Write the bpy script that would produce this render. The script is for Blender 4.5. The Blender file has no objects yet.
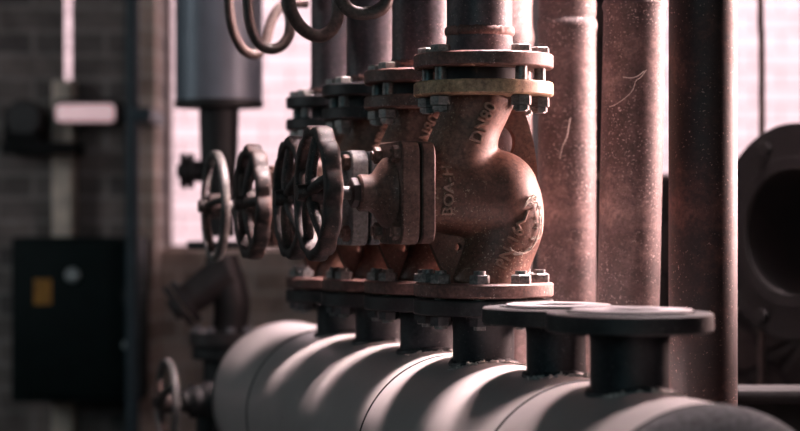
import bpy, bmesh, math, random
from mathutils import Vector, Matrix
from mathutils.bvhtree import BVHTree

random.seed(7)
SC = bpy.context.scene
COL = SC.collection
H = 1.30                     # camera height above the floor
F = 2000.0                   # focal length in pixels of the 800 px wide frame
PI = math.pi


def P(px, py, Y):
    """world point seen at pixel px,py at distance Y"""
    return Vector(((px - 400.0) / F * Y, Y, H - (py - 215.5) / F * Y))


# ------------------------------------------------------------------ materials
def new_mat(name):
    m = bpy.data.materials.new(name)
    m.use_nodes = True
    nt = m.node_tree
    b = nt.nodes['Principled BSDF']
    return m, nt, b


def N(nt, t, **kw):
    n = nt.nodes.new(t)
    for k, v in kw.items():
        if k in n.inputs.keys():
            n.inputs[k].default_value = v
        else:
            setattr(n, k, v)
    return n


def ramp(nt, src, stops):
    r = nt.nodes.new('ShaderNodeValToRGB')
    e = r.color_ramp.elements
    while len(e) < len(stops):
        e.new(0.5)
    for i, (p, c) in enumerate(stops):
        e[i].position = p
        e[i].color = (c[0], c[1], c[2], 1) if hasattr(c, '__len__') else (c, c, c, 1)
    nt.links.new(src, r.inputs['Fac'])
    return r


def mixc(nt, fac, a, b):
    m = nt.nodes.new('ShaderNodeMix')
    m.data_type = 'RGBA'
    nt.links.new(fac, m.inputs[0])
    for s, v in ((6, a), (7, b)):
        if hasattr(v, 'is_output'):
            nt.links.new(v, m.inputs[s])
        else:
            m.inputs[s].default_value = (*v, 1)
    return m.outputs[2]


def rust(name, dark, mid, light, fleck=(0.55, 0.42, 0.38), fleck_amt=0.62, scale=14.0,
         rough=0.62, bump=0.35, metallic=0.0, fine=160.0, spec=0.5):
    m, nt, b = new_mat(name)
    tc = N(nt, 'ShaderNodeTexCoord')
    n1 = N(nt, 'ShaderNodeTexNoise', Scale=scale, Detail=8.0, Roughness=0.65)
    n2 = N(nt, 'ShaderNodeTexNoise', Scale=fine, Detail=4.0, Roughness=0.7)
    n3 = N(nt, 'ShaderNodeTexNoise', Scale=fine * 1.9, Detail=2.0)
    for n in (n1, n2, n3):
        nt.links.new(tc.outputs['Object'], n.inputs['Vector'])
    r1 = ramp(nt, n1.outputs['Fac'], [(0.30, dark), (0.52, mid), (0.72, light)])
    r2 = ramp(nt, n2.outputs['Fac'], [(0.35, 0.55), (0.65, 1.25)])
    mu = N(nt, 'ShaderNodeVectorMath', operation='MULTIPLY')
    nt.links.new(r1.outputs['Color'], mu.inputs[0])
    nt.links.new(r2.outputs['Color'], mu.inputs[1])
    r3 = ramp(nt, n3.outputs['Fac'], [(fleck_amt, 0.0), (fleck_amt + 0.07, 1.0)])
    n4 = N(nt, 'ShaderNodeTexNoise', Scale=scale * 0.8, Detail=3.0)
    mp4 = N(nt, 'ShaderNodeMapping')
    mp4.inputs['Location'].default_value = (3.1, 1.7, 0.4)
    nt.links.new(tc.outputs['Object'], mp4.inputs['Vector'])
    nt.links.new(mp4.outputs['Vector'], n4.inputs['Vector'])
    g = ramp(nt, n4.outputs['Fac'], [(0.42, 0.08), (0.62, 1.0)])
    gm = N(nt, 'ShaderNodeMath', operation='MULTIPLY')
    nt.links.new(r3.outputs['Color'], gm.inputs[0])
    nt.links.new(g.outputs['Color'], gm.inputs[1])
    c = mixc(nt, gm.outputs[0], mu.outputs[0], fleck)
    nt.links.new(c, b.inputs['Base Color'])
    rr = ramp(nt, n1.outputs['Fac'], [(0.3, max(0.05, rough - 0.12)), (0.7, min(1, rough + 0.12))])
    nt.links.new(rr.outputs['Color'], b.inputs['Roughness'])
    b.inputs['Metallic'].default_value = metallic
    b.inputs['Specular IOR Level'].default_value = spec
    bp = N(nt, 'ShaderNodeBump', Strength=bump * 0.5, Distance=0.0006)
    nt.links.new(n2.outputs['Fac'], bp.inputs['Height'])
    nt.links.new(bp.outputs['Normal'], b.inputs['Normal'])
    return m


def brick(name, c1, c2, mortar, scale=1.0, rough=0.9, bump=0.5, dirt=0.5, rot=None, bw=0.23, rh=0.075):
    m, nt, b = new_mat(name)
    tc = N(nt, 'ShaderNodeTexCoord')
    mp = N(nt, 'ShaderNodeMapping')
    mp.inputs['Rotation'].default_value = rot or (PI / 2, 0, 0)
    nt.links.new(tc.outputs['Object'], mp.inputs['Vector'])
    wob = N(nt, 'ShaderNodeTexNoise', Scale=6.0, Detail=3.0)
    nt.links.new(tc.outputs['Object'], wob.inputs['Vector'])
    va = N(nt, 'ShaderNodeVectorMath', operation='MULTIPLY_ADD')
    nt.links.new(wob.outputs['Color'], va.inputs[0])
    va.inputs[1].default_value = (0.012, 0.012, 0.012)
    nt.links.new(mp.outputs['Vector'], va.inputs[2])
    br = N(nt, 'ShaderNodeTexBrick', Scale=scale)
    br.inputs['Color1'].default_value = (*c1, 1)
    br.inputs['Color2'].default_value = (*c2, 1)
    br.inputs['Mortar'].default_value = (*mortar, 1)
    br.inputs['Mortar Size'].default_value = 0.008
    br.inputs['Brick Width'].default_value = bw
    br.inputs['Row Height'].default_value = rh
    nt.links.new(va.outputs[0], br.inputs['Vector'])
    n = N(nt, 'ShaderNodeTexNoise', Scale=7.0, Detail=7.0, Roughness=0.7)
    nt.links.new(tc.outputs['Object'], n.inputs['Vector'])
    rn = ramp(nt, n.outputs['Fac'], [(0.3, 1.0 - dirt), (0.65, 1.1)])
    mu = N(nt, 'ShaderNodeVectorMath', operation='MULTIPLY')
    nt.links.new(br.outputs['Color'], mu.inputs[0])
    nt.links.new(rn.outputs['Color'], mu.inputs[1])
    nt.links.new(mu.outputs[0], b.inputs['Base Color'])
    b.inputs['Roughness'].default_value = rough
    b.inputs['Specular IOR Level'].default_value = 0.2
    bp = N(nt, 'ShaderNodeBump', Strength=bump, Distance=0.01)
    nt.links.new(br.outputs['Fac'], bp.inputs['Height'])
    bp.invert = True
    nt.links.new(bp.outputs['Normal'], b.inputs['Normal'])
    return m


def stone(name, c1, c2, mortar, scale=7.0):
    m, nt, b = new_mat(name)
    tc = N(nt, 'ShaderNodeTexCoord')
    v = N(nt, 'ShaderNodeTexVoronoi', Scale=scale)
    v.feature = 'DISTANCE_TO_EDGE'
    v2 = N(nt, 'ShaderNodeTexVoronoi', Scale=scale)
    n = N(nt, 'ShaderNodeTexNoise', Scale=30.0, Detail=6.0)
    for k in (v, v2, n):
        nt.links.new(tc.outputs['Object'], k.inputs['Vector'])
    cc = ramp(nt, v2.outputs['Color'], [(0.1, c1), (0.9, c2)])
    rn = ramp(nt, n.outputs['Fac'], [(0.3, 0.5), (0.7, 1.2)])
    mu = N(nt, 'ShaderNodeVectorMath', operation='MULTIPLY')
    nt.links.new(cc.outputs['Color'], mu.inputs[0])
    nt.links.new(rn.outputs['Color'], mu.inputs[1])
    e = ramp(nt, v.outputs['Distance'], [(0.03, 0.0), (0.10, 1.0)])
    c = mixc(nt, e.outputs['Color'], mortar, mu.outputs[0])
    nt.links.new(c, b.inputs['Base Color'])
    b.inputs['Roughness'].default_value = 0.9
    bp = N(nt, 'ShaderNodeBump', Strength=0.7, Distance=0.02)
    nt.links.new(e.outputs['Color'], bp.inputs['Height'])
    nt.links.new(bp.outputs['Normal'], b.inputs['Normal'])
    return m


def plain(name, col, rough=0.6, metallic=0.0, var=0.25, scale=25.0, emit=None, strength=0.0):
    m, nt, b = new_mat(name)
    tc = N(nt, 'ShaderNodeTexCoord')
    n = N(nt, 'ShaderNodeTexNoise', Scale=scale, Detail=6.0)
    nt.links.new(tc.outputs['Object'], n.inputs['Vector'])
    lo = tuple(c * (1 - var) for c in col)
    hi = tuple(min(1, c * (1 + var)) for c in col)
    r = ramp(nt, n.outputs['Fac'], [(0.3, lo), (0.7, hi)])
    nt.links.new(r.outputs['Color'], b.inputs['Base Color'])
    b.inputs['Roughness'].default_value = rough
    b.inputs['Metallic'].default_value = metallic
    if emit:
        b.inputs['Emission Color'].default_value = (*emit, 1)
        b.inputs['Emission Strength'].default_value = strength
    return m


M = {}
M['body'] = rust('cast_iron_rust', (0.075, 0.036, 0.026), (0.19, 0.088, 0.062), (0.32, 0.165, 0.12), (0.55, 0.42, 0.30), 0.62, 9, 0.55, 0.4)
M['letter'] = rust('cast_lettering_lit_rust', (0.26, 0.145, 0.11), (0.40, 0.24, 0.18), (0.52, 0.34, 0.27), (0.6, 0.5, 0.4), 0.66, 12, 0.6, 0.2)  # lighter than the body, as if light caught the raised letters
M['bonnet'] = rust('bonnet_rust', (0.075, 0.042, 0.034), (0.16, 0.085, 0.066), (0.27, 0.16, 0.13), (0.45, 0.33, 0.28), 0.64, 16, 0.58, 0.45)
M['bonnet_teal'] = rust('bonnet_faded_paint', (0.12, 0.14, 0.145), (0.28, 0.29, 0.29), (0.46, 0.40, 0.38), (0.6, 0.5, 0.42), 0.63, 14, 0.58, 0.4)
M['flange'] = rust('flange_rust', (0.075, 0.040, 0.034), (0.19, 0.095, 0.078), (0.33, 0.19, 0.165), (0.5, 0.38, 0.34), 0.63, 18, 0.62, 0.45)
M['flange_yellow'] = rust('flange_flaking_paint', (0.16, 0.075, 0.04), (0.50, 0.34, 0.20), (0.66, 0.48, 0.32), (0.10, 0.05, 0.035), 0.62, 26, 0.6, 0.4)
M['flange_dark'] = rust('stub_flange_dark', (0.010, 0.010, 0.011), (0.026, 0.023, 0.024), (0.065, 0.050, 0.048), (0.2, 0.16, 0.16), 0.66, 16, 0.6, 0.4)
M['stub'] = rust('stub_dark_paint', (0.009, 0.011, 0.013), (0.022, 0.024, 0.028), (0.055, 0.052, 0.056), (0.18, 0.16, 0.16), 0.66, 10, 0.5, 0.3)
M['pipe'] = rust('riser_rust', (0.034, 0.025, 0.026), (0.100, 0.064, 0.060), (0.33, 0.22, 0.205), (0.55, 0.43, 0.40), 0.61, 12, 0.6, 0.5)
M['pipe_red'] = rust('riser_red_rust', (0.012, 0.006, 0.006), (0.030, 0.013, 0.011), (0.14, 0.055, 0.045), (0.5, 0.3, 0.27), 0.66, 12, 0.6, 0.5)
M['feed'] = rust('feed_pipe_rust', (0.034, 0.034, 0.042), (0.085, 0.062, 0.068), (0.22, 0.135, 0.132), (0.45, 0.34, 0.33), 0.64, 9, 0.55, 0.4)
M['bolt'] = rust('bolt_zinc', (0.12, 0.12, 0.12), (0.26, 0.25, 0.24), (0.42, 0.36, 0.32), (0.6, 0.55, 0.5), 0.68, 40, 0.45, 0.2, 0.35)
M['wheel'] = rust('handwheel_rust', (0.020, 0.015, 0.014), (0.048, 0.030, 0.027), (0.17, 0.095, 0.078), (0.34, 0.24, 0.21), 0.64, 30, 0.58, 1.2)
M['wheel_pale'] = rust('handwheel_pale', (0.07, 0.068, 0.066), (0.13, 0.12, 0.115), (0.22, 0.19, 0.175), (0.45, 0.4, 0.38), 0.68, 18, 0.42, 0.2)
M['stem'] = plain('stem_steel', (0.16, 0.15, 0.15), 0.5, 0.4)
M['black'] = plain('black_gasket', (0.012, 0.013, 0.015), 0.7)
M['tube'] = rust('siphon_tube_rust', (0.05, 0.036, 0.032), (0.11, 0.075, 0.066), (0.21, 0.14, 0.125), (0.3, 0.22, 0.2), 0.68, 16, 0.45, 0.3)
M['gasket'] = plain('gasket_grey', (0.30, 0.27, 0.28), 0.6)
M['far_dark'] = plain('far_dark_iron', (0.010, 0.0095, 0.010), 0.6)
M['far_black'] = plain('matte_black_iron', (0.008, 0.0075, 0.008), 0.95)  # matte near-black iron
M['far_brown'] = plain('far_brown_iron', (0.042, 0.032, 0.031), 0.5)
M['tank'] = plain('galvanised_cladding', (0.17, 0.19, 0.225), 0.45, 0.2, 0.2, 9)
M['cabinet'] = plain('cabinet_green', (0.003, 0.008, 0.008), 0.6)
M['cabinet'].node_tree.nodes['Principled BSDF'].inputs['Specular IOR Level'].default_value = 0.15
M['label_orange'] = plain('orange_label', (0.36, 0.16, 0.02), 0.6)
M['dial'] = plain('pale_dial', (0.35, 0.38, 0.38), 0.5)
M['timber'] = plain('old_timber', (0.78, 0.60, 0.50), 0.8, 0, 0.35, 14)
M['blue_pipe'] = plain('blue_grey_pipe', (0.035, 0.05, 0.062), 0.5)
M['cobweb'] = plain('dusty_thread', (0.72, 0.64, 0.58), 0.9)
M['cord'] = plain('frayed_string', (0.62, 0.54, 0.47), 0.9, 0, 0.3, 200)
M['crumb'] = plain('flaked_lagging', (0.55, 0.50, 0.47), 0.95, 0, 0.4, 90)
M['floor'] = plain('concrete_floor', (0.035, 0.032, 0.032), 0.9, 0, 0.3, 4)
M['ceiling'] = plain('dark_ceiling', (0.02, 0.02, 0.02), 0.9)
M['beam'] = plain('dark_beam', (0.006, 0.006, 0.006), 0.95)
M['darkened_wall'] = brick('darkened_brick', (0.035, 0.032, 0.032), (0.025, 0.023, 0.023), (0.04, 0.038, 0.038))  # unseen walls coloured dark to keep bounced light down
M['frame'] = plain('window_frame_paint', (0.35, 0.26, 0.24), 0.6)
M['glow_box'] = plain('glowing_box_front', (0.8, 0.7, 0.7), 0.4, emit=(1.0, 0.62, 0.66), strength=0.5)  # glow put into the material of a pale box
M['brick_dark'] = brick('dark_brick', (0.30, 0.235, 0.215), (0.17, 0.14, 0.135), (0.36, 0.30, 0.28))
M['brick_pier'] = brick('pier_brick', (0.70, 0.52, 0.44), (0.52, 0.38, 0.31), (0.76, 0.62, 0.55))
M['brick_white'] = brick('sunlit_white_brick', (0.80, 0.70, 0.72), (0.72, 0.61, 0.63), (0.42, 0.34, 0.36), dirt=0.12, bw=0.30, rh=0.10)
M['stone'] = stone('rubble_stone', (0.022, 0.020, 0.020), (0.085, 0.066, 0.063), (0.022, 0.02, 0.02), 11)


def header_mat():
    m, nt, b = new_mat('header_cladding')
    tc = N(nt, 'ShaderNodeTexCoord')
    n1 = N(nt, 'ShaderNodeTexNoise', Scale=7.0, Detail=8.0, Roughness=0.7)
    n2 = N(nt, 'ShaderNodeTexNoise', Scale=220.0, Detail=3.0)
    n3 = N(nt, 'ShaderNodeTexNoise', Scale=45.0, Detail=5.0, Roughness=0.75)
    for n in (n1, n2, n3):
        nt.links.new(tc.outputs['Object'], n.inputs['Vector'])
    r = ramp(nt, n1.outputs['Fac'], [(0.3, (0.38, 0.345, 0.335)), (0.7, (0.50, 0.455, 0.445))])
    k = ramp(nt, n3.outputs['Fac'], [(0.66, 0.0), (0.73, 1.0)])
    c = mixc(nt, k.outputs['Color'], r.outputs['Color'], (0.10, 0.085, 0.08))
    nt.links.new(c, b.inputs['Base Color'])
    b.inputs['Metallic'].default_value = 0.2
    rr = ramp(nt, n1.outputs['Fac'], [(0.3, 0.32), (0.7, 0.42)])
    nt.links.new(rr.outputs['Color'], b.inputs['Roughness'])
    bp = N(nt, 'ShaderNodeBump', Strength=0.12, Distance=0.001)
    nt.links.new(n2.outputs['Fac'], bp.inputs['Height'])
    nt.links.new(bp.outputs['Normal'], b.inputs['Normal'])
    return m


M['header'] = header_mat()
M['end_cap'] = rust('shaded_end_cap', (0.05, 0.052, 0.055), (0.10, 0.10, 0.105), (0.16, 0.155, 0.155), (0.3, 0.28, 0.28), 0.66, 9, 0.85, 0.2, spec=0.2)  # near dished end coloured darker, shade put into the material


# ------------------------------------------------------------------ mesh helpers
def B():
    return bmesh.new()


def box(bm, lo, hi, bevel=0.0, mat=None, seg=2):
    lo, hi = Vector(lo), Vector(hi)
    r = bmesh.ops.create_cube(bm, size=1.0)
    vs = r['verts']
    for v in vs:
        v.co = Vector([lo[i] + (v.co[i] + 0.5) * (hi[i] - lo[i]) for i in range(3)])
    if bevel > 0:
        es = list({e for v in vs for e in v.link_edges})
        g = bmesh.ops.bevel(bm, geom=es, offset=bevel, segments=seg, affect='EDGES', profile=0.5)
        vs = list({v for f in g['faces'] for v in f.verts} | {v for v in vs if v.is_valid})
    if mat is not None:
        bmesh.ops.transform(bm, matrix=mat, verts=vs)
    return vs


AX = {'z': Matrix.Identity(4), 'x': Matrix.Rotation(PI / 2, 4, 'Y'), 'y': Matrix.Rotation(-PI / 2, 4, 'X')}


def lathe(bm, prof, seg=48, mat=None, closed=False):
    """prof: list of (r, h) revolved around z; ends with r=0 become poles; closed joins last to first."""
    rings = []
    for r, h in prof:
        if r < 1e-6:
            rings.append([bm.verts.new((0, 0, h))])
        else:
            rings.append([bm.verts.new((r * math.cos(2 * PI * i / seg), r * math.sin(2 * PI * i / seg), h)) for i in range(seg)])
    pairs = list(zip(rings, rings[1:]))
    if closed:
        pairs.append((rings[-1], rings[0]))
    for a, b in pairs:
        for i in range(seg):
            j = (i + 1) % seg
            if len(a) == 1 and len(b) == 1:
                continue
            if len(a) == 1:
                bm.faces.new((a[0], b[j], b[i]))
            elif len(b) == 1:
                bm.faces.new((a[i], a[j], b[0]))
            else:
                bm.faces.new((a[i], a[j], b[j], b[i]))
    vs = [v for r in rings for v in r]
    if mat is not None:
        bmesh.ops.transform(bm, matrix=mat, verts=vs)
    return vs


def disc(bm, r, z0, z1, ri=0.0, bev=0.002, seg=64, mat=None):
    if ri > 0:
        pr = [(ri, z0 + bev), (ri + bev, z0), (r - bev, z0), (r, z0 + bev), (r, z1 - bev), (r - bev, z1), (ri + bev, z1), (ri, z1 - bev)]
        return lathe(bm, pr, seg, mat, closed=True)
    pr = [(0, z0), (r - bev, z0), (r, z0 + bev), (r, z1 - bev), (r - bev, z1), (0, z1)]
    return lathe(bm, pr, seg, mat)


def smooth_path(pts, n=6):
    """Catmull-Rom through points (Vectors, any dimension tuple)"""
    pts = [Vector(p) for p in pts]
    out = []
    for i in range(len(pts) - 1):
        p0 = pts[max(0, i - 1)]
        p1, p2 = pts[i], pts[i + 1]
        p3 = pts[min(len(pts) - 1, i + 2)]
        for k in range(n):
            t = k / n
            out.append(0.5 * ((2 * p1) + (p2 - p0) * t + (2 * p0 - 5 * p1 + 4 * p2 - p3) * t * t + (3 * p1 - p0 - 3 * p2 + p3) * t ** 3))
    out.append(pts[-1])
    return out


def tube(bm, pts, radii, seg=16, cap=True):
    pts = [Vector(p) for p in pts]
    if not hasattr(radii, '__len__'):
        radii = [radii] * len(pts)
    up = None
    rings = []
    for i, p in enumerate(pts):
        t = (pts[min(i + 1, len(pts) - 1)] - pts[max(i - 1, 0)]).normalized()
        if up is None:
            a = Vector((0, 0, 1)) if abs(t.z) < 0.9 else Vector((1, 0, 0))
            up = (a - t * a.dot(t)).normalized()
        else:
            up = (up - t * up.dot(t)).normalized()
        s = t.cross(up)
        rings.append([bm.verts.new(p + (up * math.cos(2 * PI * k / seg) + s * math.sin(2 * PI * k / seg)) * radii[i]) for k in range(seg)])
    for a, b in zip(rings, rings[1:]):
        for k in range(seg):
            j = (k + 1) % seg
            bm.faces.new((a[k], a[j], b[j], b[k]))
    if cap:
        bm.faces.new(list(reversed(rings[0])))
        bm.faces.new(rings[-1])
    return [v for r in rings for v in r]


def hexbolt(bm, r, z0, z1, bev=0.0015):
    pr = [(0, z0), (r, z0), (r, z1 - bev), (r - bev * 1.5, z1), (0, z1)]
    return lathe(bm, pr, 6)


def finish(bm, name, mat, parent=None, smooth=40, loc=None, rot=None):
    bmesh.ops.recalc_face_normals(bm, faces=bm.faces)
    me = bpy.data.meshes.new(name)
    bm.to_mesh(me)
    bm.free()
    return link_mesh(me, name, mat, parent, smooth, loc, rot)


def link_mesh(me, name, mat, parent=None, smooth=40, loc=None, rot=None):
    if smooth:
        for p in me.polygons:
            p.use_smooth = True
        if smooth < 180:
            me.set_sharp_from_angle(angle=math.radians(smooth))
    o = bpy.data.objects.new(name, me)
    COL.objects.link(o)
    if mat is not None:
        me.materials.clear()
        me.materials.append(mat)
    if parent is not None:
        o.parent = parent
    if loc is not None:
        o.location = loc
    if rot is not None:
        o.rotation_euler = rot
    return o


def inst(src, parent, loc=None, rot=None, name=None):
    c = src.copy()
    if name:
        c.name = name
    COL.objects.link(c)
    c.parent = parent
    if loc is not None:
        c.location = loc
    if rot is not None:
        c.rotation_euler = rot
    return c


def tag(o, label, cat, group=None):
    o['label'] = label
    o['category'] = cat
    if group:
        o['group'] = group
    return o


def thing(name, label, cat, loc, rotz=0.0, group=None):
    o = bpy.data.objects.new(name, None)
    o.empty_display_size = 0.05
    COL.objects.link(o)
    o.location = loc
    o.rotation_euler = (0, 0, rotz)
    return tag(o, label, cat, group)


def structure(name, bm, mat, loc=None):
    o = finish(bm, name, mat, None, 0, loc)
    o['kind'] = 'structure'
    return o


def holed_disc(name, mat, parent, r, z0, z1, ri, hole, rot=None, loc=None):
    """flange disc with eight real bolt holes"""
    bm = B()
    disc(bm, r, z0, z1, ri, 0.002)
    bmesh.ops.recalc_face_normals(bm, faces=bm.faces)
    m1 = bpy.data.meshes.new('t'); bm.to_mesh(m1); bm.free()
    bm = B()
    for k in range(8):
        a = math.radians(22.5 + 45 * k)
        lathe(bm, [(0, z0 - 0.01), (hole, z0 - 0.01), (hole, z1 + 0.01), (0, z1 + 0.01)], 16, Matrix.Translation((0.080 * math.cos(a), 0.080 * math.sin(a), 0)))
    bmesh.ops.recalc_face_normals(bm, faces=bm.faces)
    m2 = bpy.data.meshes.new('t'); bm.to_mesh(m2); bm.free()
    o1, o2 = bpy.data.objects.new('t', m1), bpy.data.objects.new('t', m2)
    COL.objects.link(o1); COL.objects.link(o2)
    md = o1.modifiers.new('b', 'BOOLEAN')
    md.operation = 'DIFFERENCE'; md.object = o2; md.solver = 'EXACT'
    dg = bpy.context.evaluated_depsgraph_get()
    me = bpy.data.meshes.new_from_object(o1.evaluated_get(dg))
    me.name = name
    bpy.data.objects.remove(o1); bpy.data.objects.remove(o2)
    return link_mesh(me, name, mat, parent, 30, loc, rot)


# ------------------------------------------------------------------ the row of valves
ANG = math.atan(0.2935)


def row_xy(Y):
    return (-0.2935 * Y + 0.9588, Y)


def row_valve_z(Y):
    return H - 0.01975 * Y - 0.0590


def crest_z(Y):
    return H - 0.00575 * Y - 0.1902


VY = [2.86, 3.117, 3.374, 3.631]
ZC = 0.150                   # bonnet axis height in the valve


def bolt_mesh(name, zs):
    bm = B()
    for kind, r, z0, z1 in zs:
        if kind == 'hex':
            hexbolt(bm, r, z0, z1)
        else:
            lathe(bm, [(0, z0), (r, z0), (r, z1), (0, z1)], 14)
    return bm


# cast body : union of tubes fused by a voxel remesh
def make_body_mesh():
    bm = B()
    low = smooth_path([(0.000, -0.055, 0.0), (0.006, 0, 0.030), (0.018, 0, 0.062), (0.030, 0, 0.100), (0.028, 0, 0.140)], 5)
    low = smooth_path([(0.002, 0, 0.008), (0.010, 0, 0.036), (0.022, 0, 0.070), (0.034, 0, 0.108), (0.028, 0, 0.145)], 5)
    nl = len(low)
    tube(bm, low, [0.0560 - 0.004 * min(1, i / 6) + 0.005 * max(0, (i - 6) / (nl - 7)) for i in range(nl)], 32)
    upp = [Vector((-p.x - 0.004, 0, 0.305 - p.z)) for p in low]
    tube(bm, upp, [0.054 - 0.008 * min(1, i / 8) + 0.008 * max(0, (i - 8) / (nl - 9)) for i in range(nl)], 32)
    # bulb
    r = bmesh.ops.create_uvsphere(bm, u_segments=40, v_segments=24, radius=1.0)
    for v in r['verts']:
        v.co = Vector((0.017 + v.co.x * 0.064, v.co.y * 0.066, 0.148 + v.co.z * 0.066))
    tube(bm, [(0.017, 0, 0.148), (-0.03, 0, 0.149), (-0.075, 0, 0.150), (-0.100, 0, 0.150)], [0.064, 0.063, 0.058, 0.058], 40)
    me = bpy.data.meshes.new('body_raw')
    bmesh.ops.recalc_face_normals(bm, faces=bm.faces)
    bm.to_mesh(me)
    bm.free()
    o = bpy.data.objects.new('body_raw', me)
    COL.objects.link(o)
    md = o.modifiers.new('r', 'REMESH')
    md.mode = 'VOXEL'
    md.voxel_size = 0.0032
    ms = o.modifiers.new('s', 'SMOOTH')
    ms.iterations = 26
    ms.factor = 0.6
    dg = bpy.context.evaluated_depsgraph_get()
    out = bpy.data.meshes.new_from_object(o.evaluated_get(dg))
    for v in out.vertices:
        v.co.z = min(0.307, max(0.004, v.co.z))
    out.name = 'valve_body'
    bpy.data.objects.remove(o)
    return out


BODY = make_body_mesh()
bvh_bm = B()
bvh_bm.from_mesh(BODY)
BODY_BVH = BVHTree.FromBMesh(bvh_bm)
bvh_bm.free()


def lettering(text, x, z, ang, size, depth=0.0052, name='cast_lettering'):
    """raised text on the near side of the body, centred at local x,z, projected onto the surface"""
    cu = bpy.data.curves.new('t', 'FONT')
    cu.body = text
    cu.size = size
    cu.align_x = 'CENTER'
    cu.align_y = 'CENTER'
    cu.extrude = 0.002
    cu.offset = size * 0.018
    cu.space_character = 1.08
    o = bpy.data.objects.new('t', cu)
    COL.objects.link(o)
    dg = bpy.context.evaluated_depsgraph_get()
    me = bpy.data.meshes.new_from_object(o.evaluated_get(dg))
    bpy.data.objects.remove(o)
    ca, sa = math.cos(ang), math.sin(ang)
    for v in me.vertices:
        u, w, d = v.co
        px, pz = x + u * ca - w * sa, z + u * sa + w * ca
        hit, nor, _, _ = BODY_BVH.ray_cast(Vector((px, -0.3, pz)), Vector((0, 1, 0)))
        if hit is None:
            hit, nor = Vector((px, 0, pz)), Vector((0, -1, 0))
        v.co = hit + nor * (depth if d > 0 else -0.002)
    me.name = name
    return me


def lx(px):   # pixel on the near side of valve one -> local x
    return (px - 10 - 483.5) / 700.0 / 0.96


def lz(py):
    return (298 - py) / 700.0


T_SIZE = (lettering('DN80', lx(482), lz(123), math.radians(67), 0.0235),
          lettering('BOA-H', lx(446), lz(191), math.radians(89), 0.0205),
          lettering('PN 16', lx(507.5), lz(248), math.radians(65), 0.0235),
          None)


def web_bm(top):
    bm = B()
    if top:
        poly = [(0.048, 0.294), (0.0575, 0.275), (0.067, 0.250), (0.0745, 0.222), (0.079, 0.190), (0.079, 0.165), (0.0, 0.165), (-0.02, 0.23), (-0.01, 0.294)]
        c, rx, rz = (0.027, 0.224), 0.019, 0.024
    else:
        poly = [(-0.048, 0.012), (-0.060, 0.032), (-0.073, 0.060), (-0.088, 0.092), (-0.088, 0.140), (0.0, 0.140), (0.02, 0.075), (0.01, 0.012)]
        c, rx, rz = (-0.040, 0.072), 0.0050, 0.0060
    K = 56
    inn, out = [], []
    for k in range(K):
        a = 2 * PI * k / K
        d = (math.cos(a), math.sin(a))
        best = 9
        for (x1, z1), (x2, z2) in zip(poly, poly[1:] + poly[:1]):
            ex, ez = x2 - x1, z2 - z1
            den = d[0] * ez - d[1] * ex
            if abs(den) < 1e-9:
                continue
            t = ((x1 - c[0]) * ez - (z1 - c[1]) * ex) / den
            u = ((x1 - c[0]) * d[1] - (z1 - c[1]) * d[0]) / den
            if t > 0 and -1e-6 <= u <= 1 + 1e-6:
                best = min(best, t)
        inn.append((c[0] + d[0] * rx, c[1] + d[1] * rz))
        out.append((c[0] + d[0] * best, c[1] + d[1] * best))
    hw = 0.007
    R = []
    for ring in (inn, out):
        for y in (-hw, hw):
            R.append([bm.verts.new((x, y, z)) for x, z in ring])
    for k in range(K):
        j = (k + 1) % K
        bm.faces.new((R[0][k], R[0][j], R[2][j], R[2][k]))
        bm.faces.new((R[1][k], R[3][k], R[3][j], R[1][j]))
        bm.faces.new((R[2][k], R[2][j], R[3][j], R[3][k]))
        bm.faces.new((R[0][k], R[1][k], R[1][j], R[0][j]))
    return bm


def plate_bm(x0, x1, hy, hz, rad, zc):
    bm = B()
    pts = []
    for sy, sz, a0 in ((1, 1, 0), (-1, 1, 90), (-1, -1, 180), (1, -1, 270)):
        for k in range(7):
            a = math.radians(a0 + 15 * k)
            pts.append((sy * (hy - rad) + rad * math.cos(a), zc + sz * (hz - rad) + rad * math.sin(a)))
    e = 0.002
    rings = []
    for x, s in ((x0, -e), (x0 + e, 0), (x1 - e, 0), (x1, -e)):
        f1, f2 = (hy + s) / hy, (hz + s) / hz
        rings.append([bm.verts.new((x, y * f1, zc + (z - zc) * f2)) for y, z in pts])
    n = len(pts)
    for a, b in zip(rings, rings[1:]):
        for i in range(n):
            j = (i + 1) % n
            bm.faces.new((a[i], a[j], b[j], b[i]))
    bm.faces.new(rings[0])
    bm.faces.new(rings[-1])
    return bm


def wheel_rim_bm(R, ra, rr, lobes, amp, seg=128, sec=14):
    """rim around local x; ra axial half width, rr radial half thickness"""
    bm = B()
    rings = []
    for i in range(seg):
        a = 2 * PI * i / seg
        w = 2 * abs(math.cos(lobes * a / 2)) - 1 if amp else 0
        Rc = R * (1 + amp * w)
        ring = []
        for k in range(sec):
            b = 2 * PI * k / sec
            pw = 0.45 if amp else 0.8
            cx = math.copysign(abs(math.cos(b)) ** pw, math.cos(b)) * ra
            cr = math.copysign(abs(math.sin(b)) ** pw, math.sin(b)) * rr * (1 + 0.25 * w if amp else 1)
            if amp:
                cr += 0.0006 * math.sin(a * 23 + k * 1.7) + random.uniform(-0.0003, 0.0003)
            ring.append(bm.verts.new((cx, (Rc + cr) * math.sin(a), (Rc + cr) * math.cos(a))))
        rings.append(ring)
    for i in range(seg):
        A_, B_ = rings[i], rings[(i + 1) % seg]
        for k in range(sec):
            j = (k + 1) % sec
            bm.faces.new((A_[k], A_[j], B_[j], B_[k]))
    return bm


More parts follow.
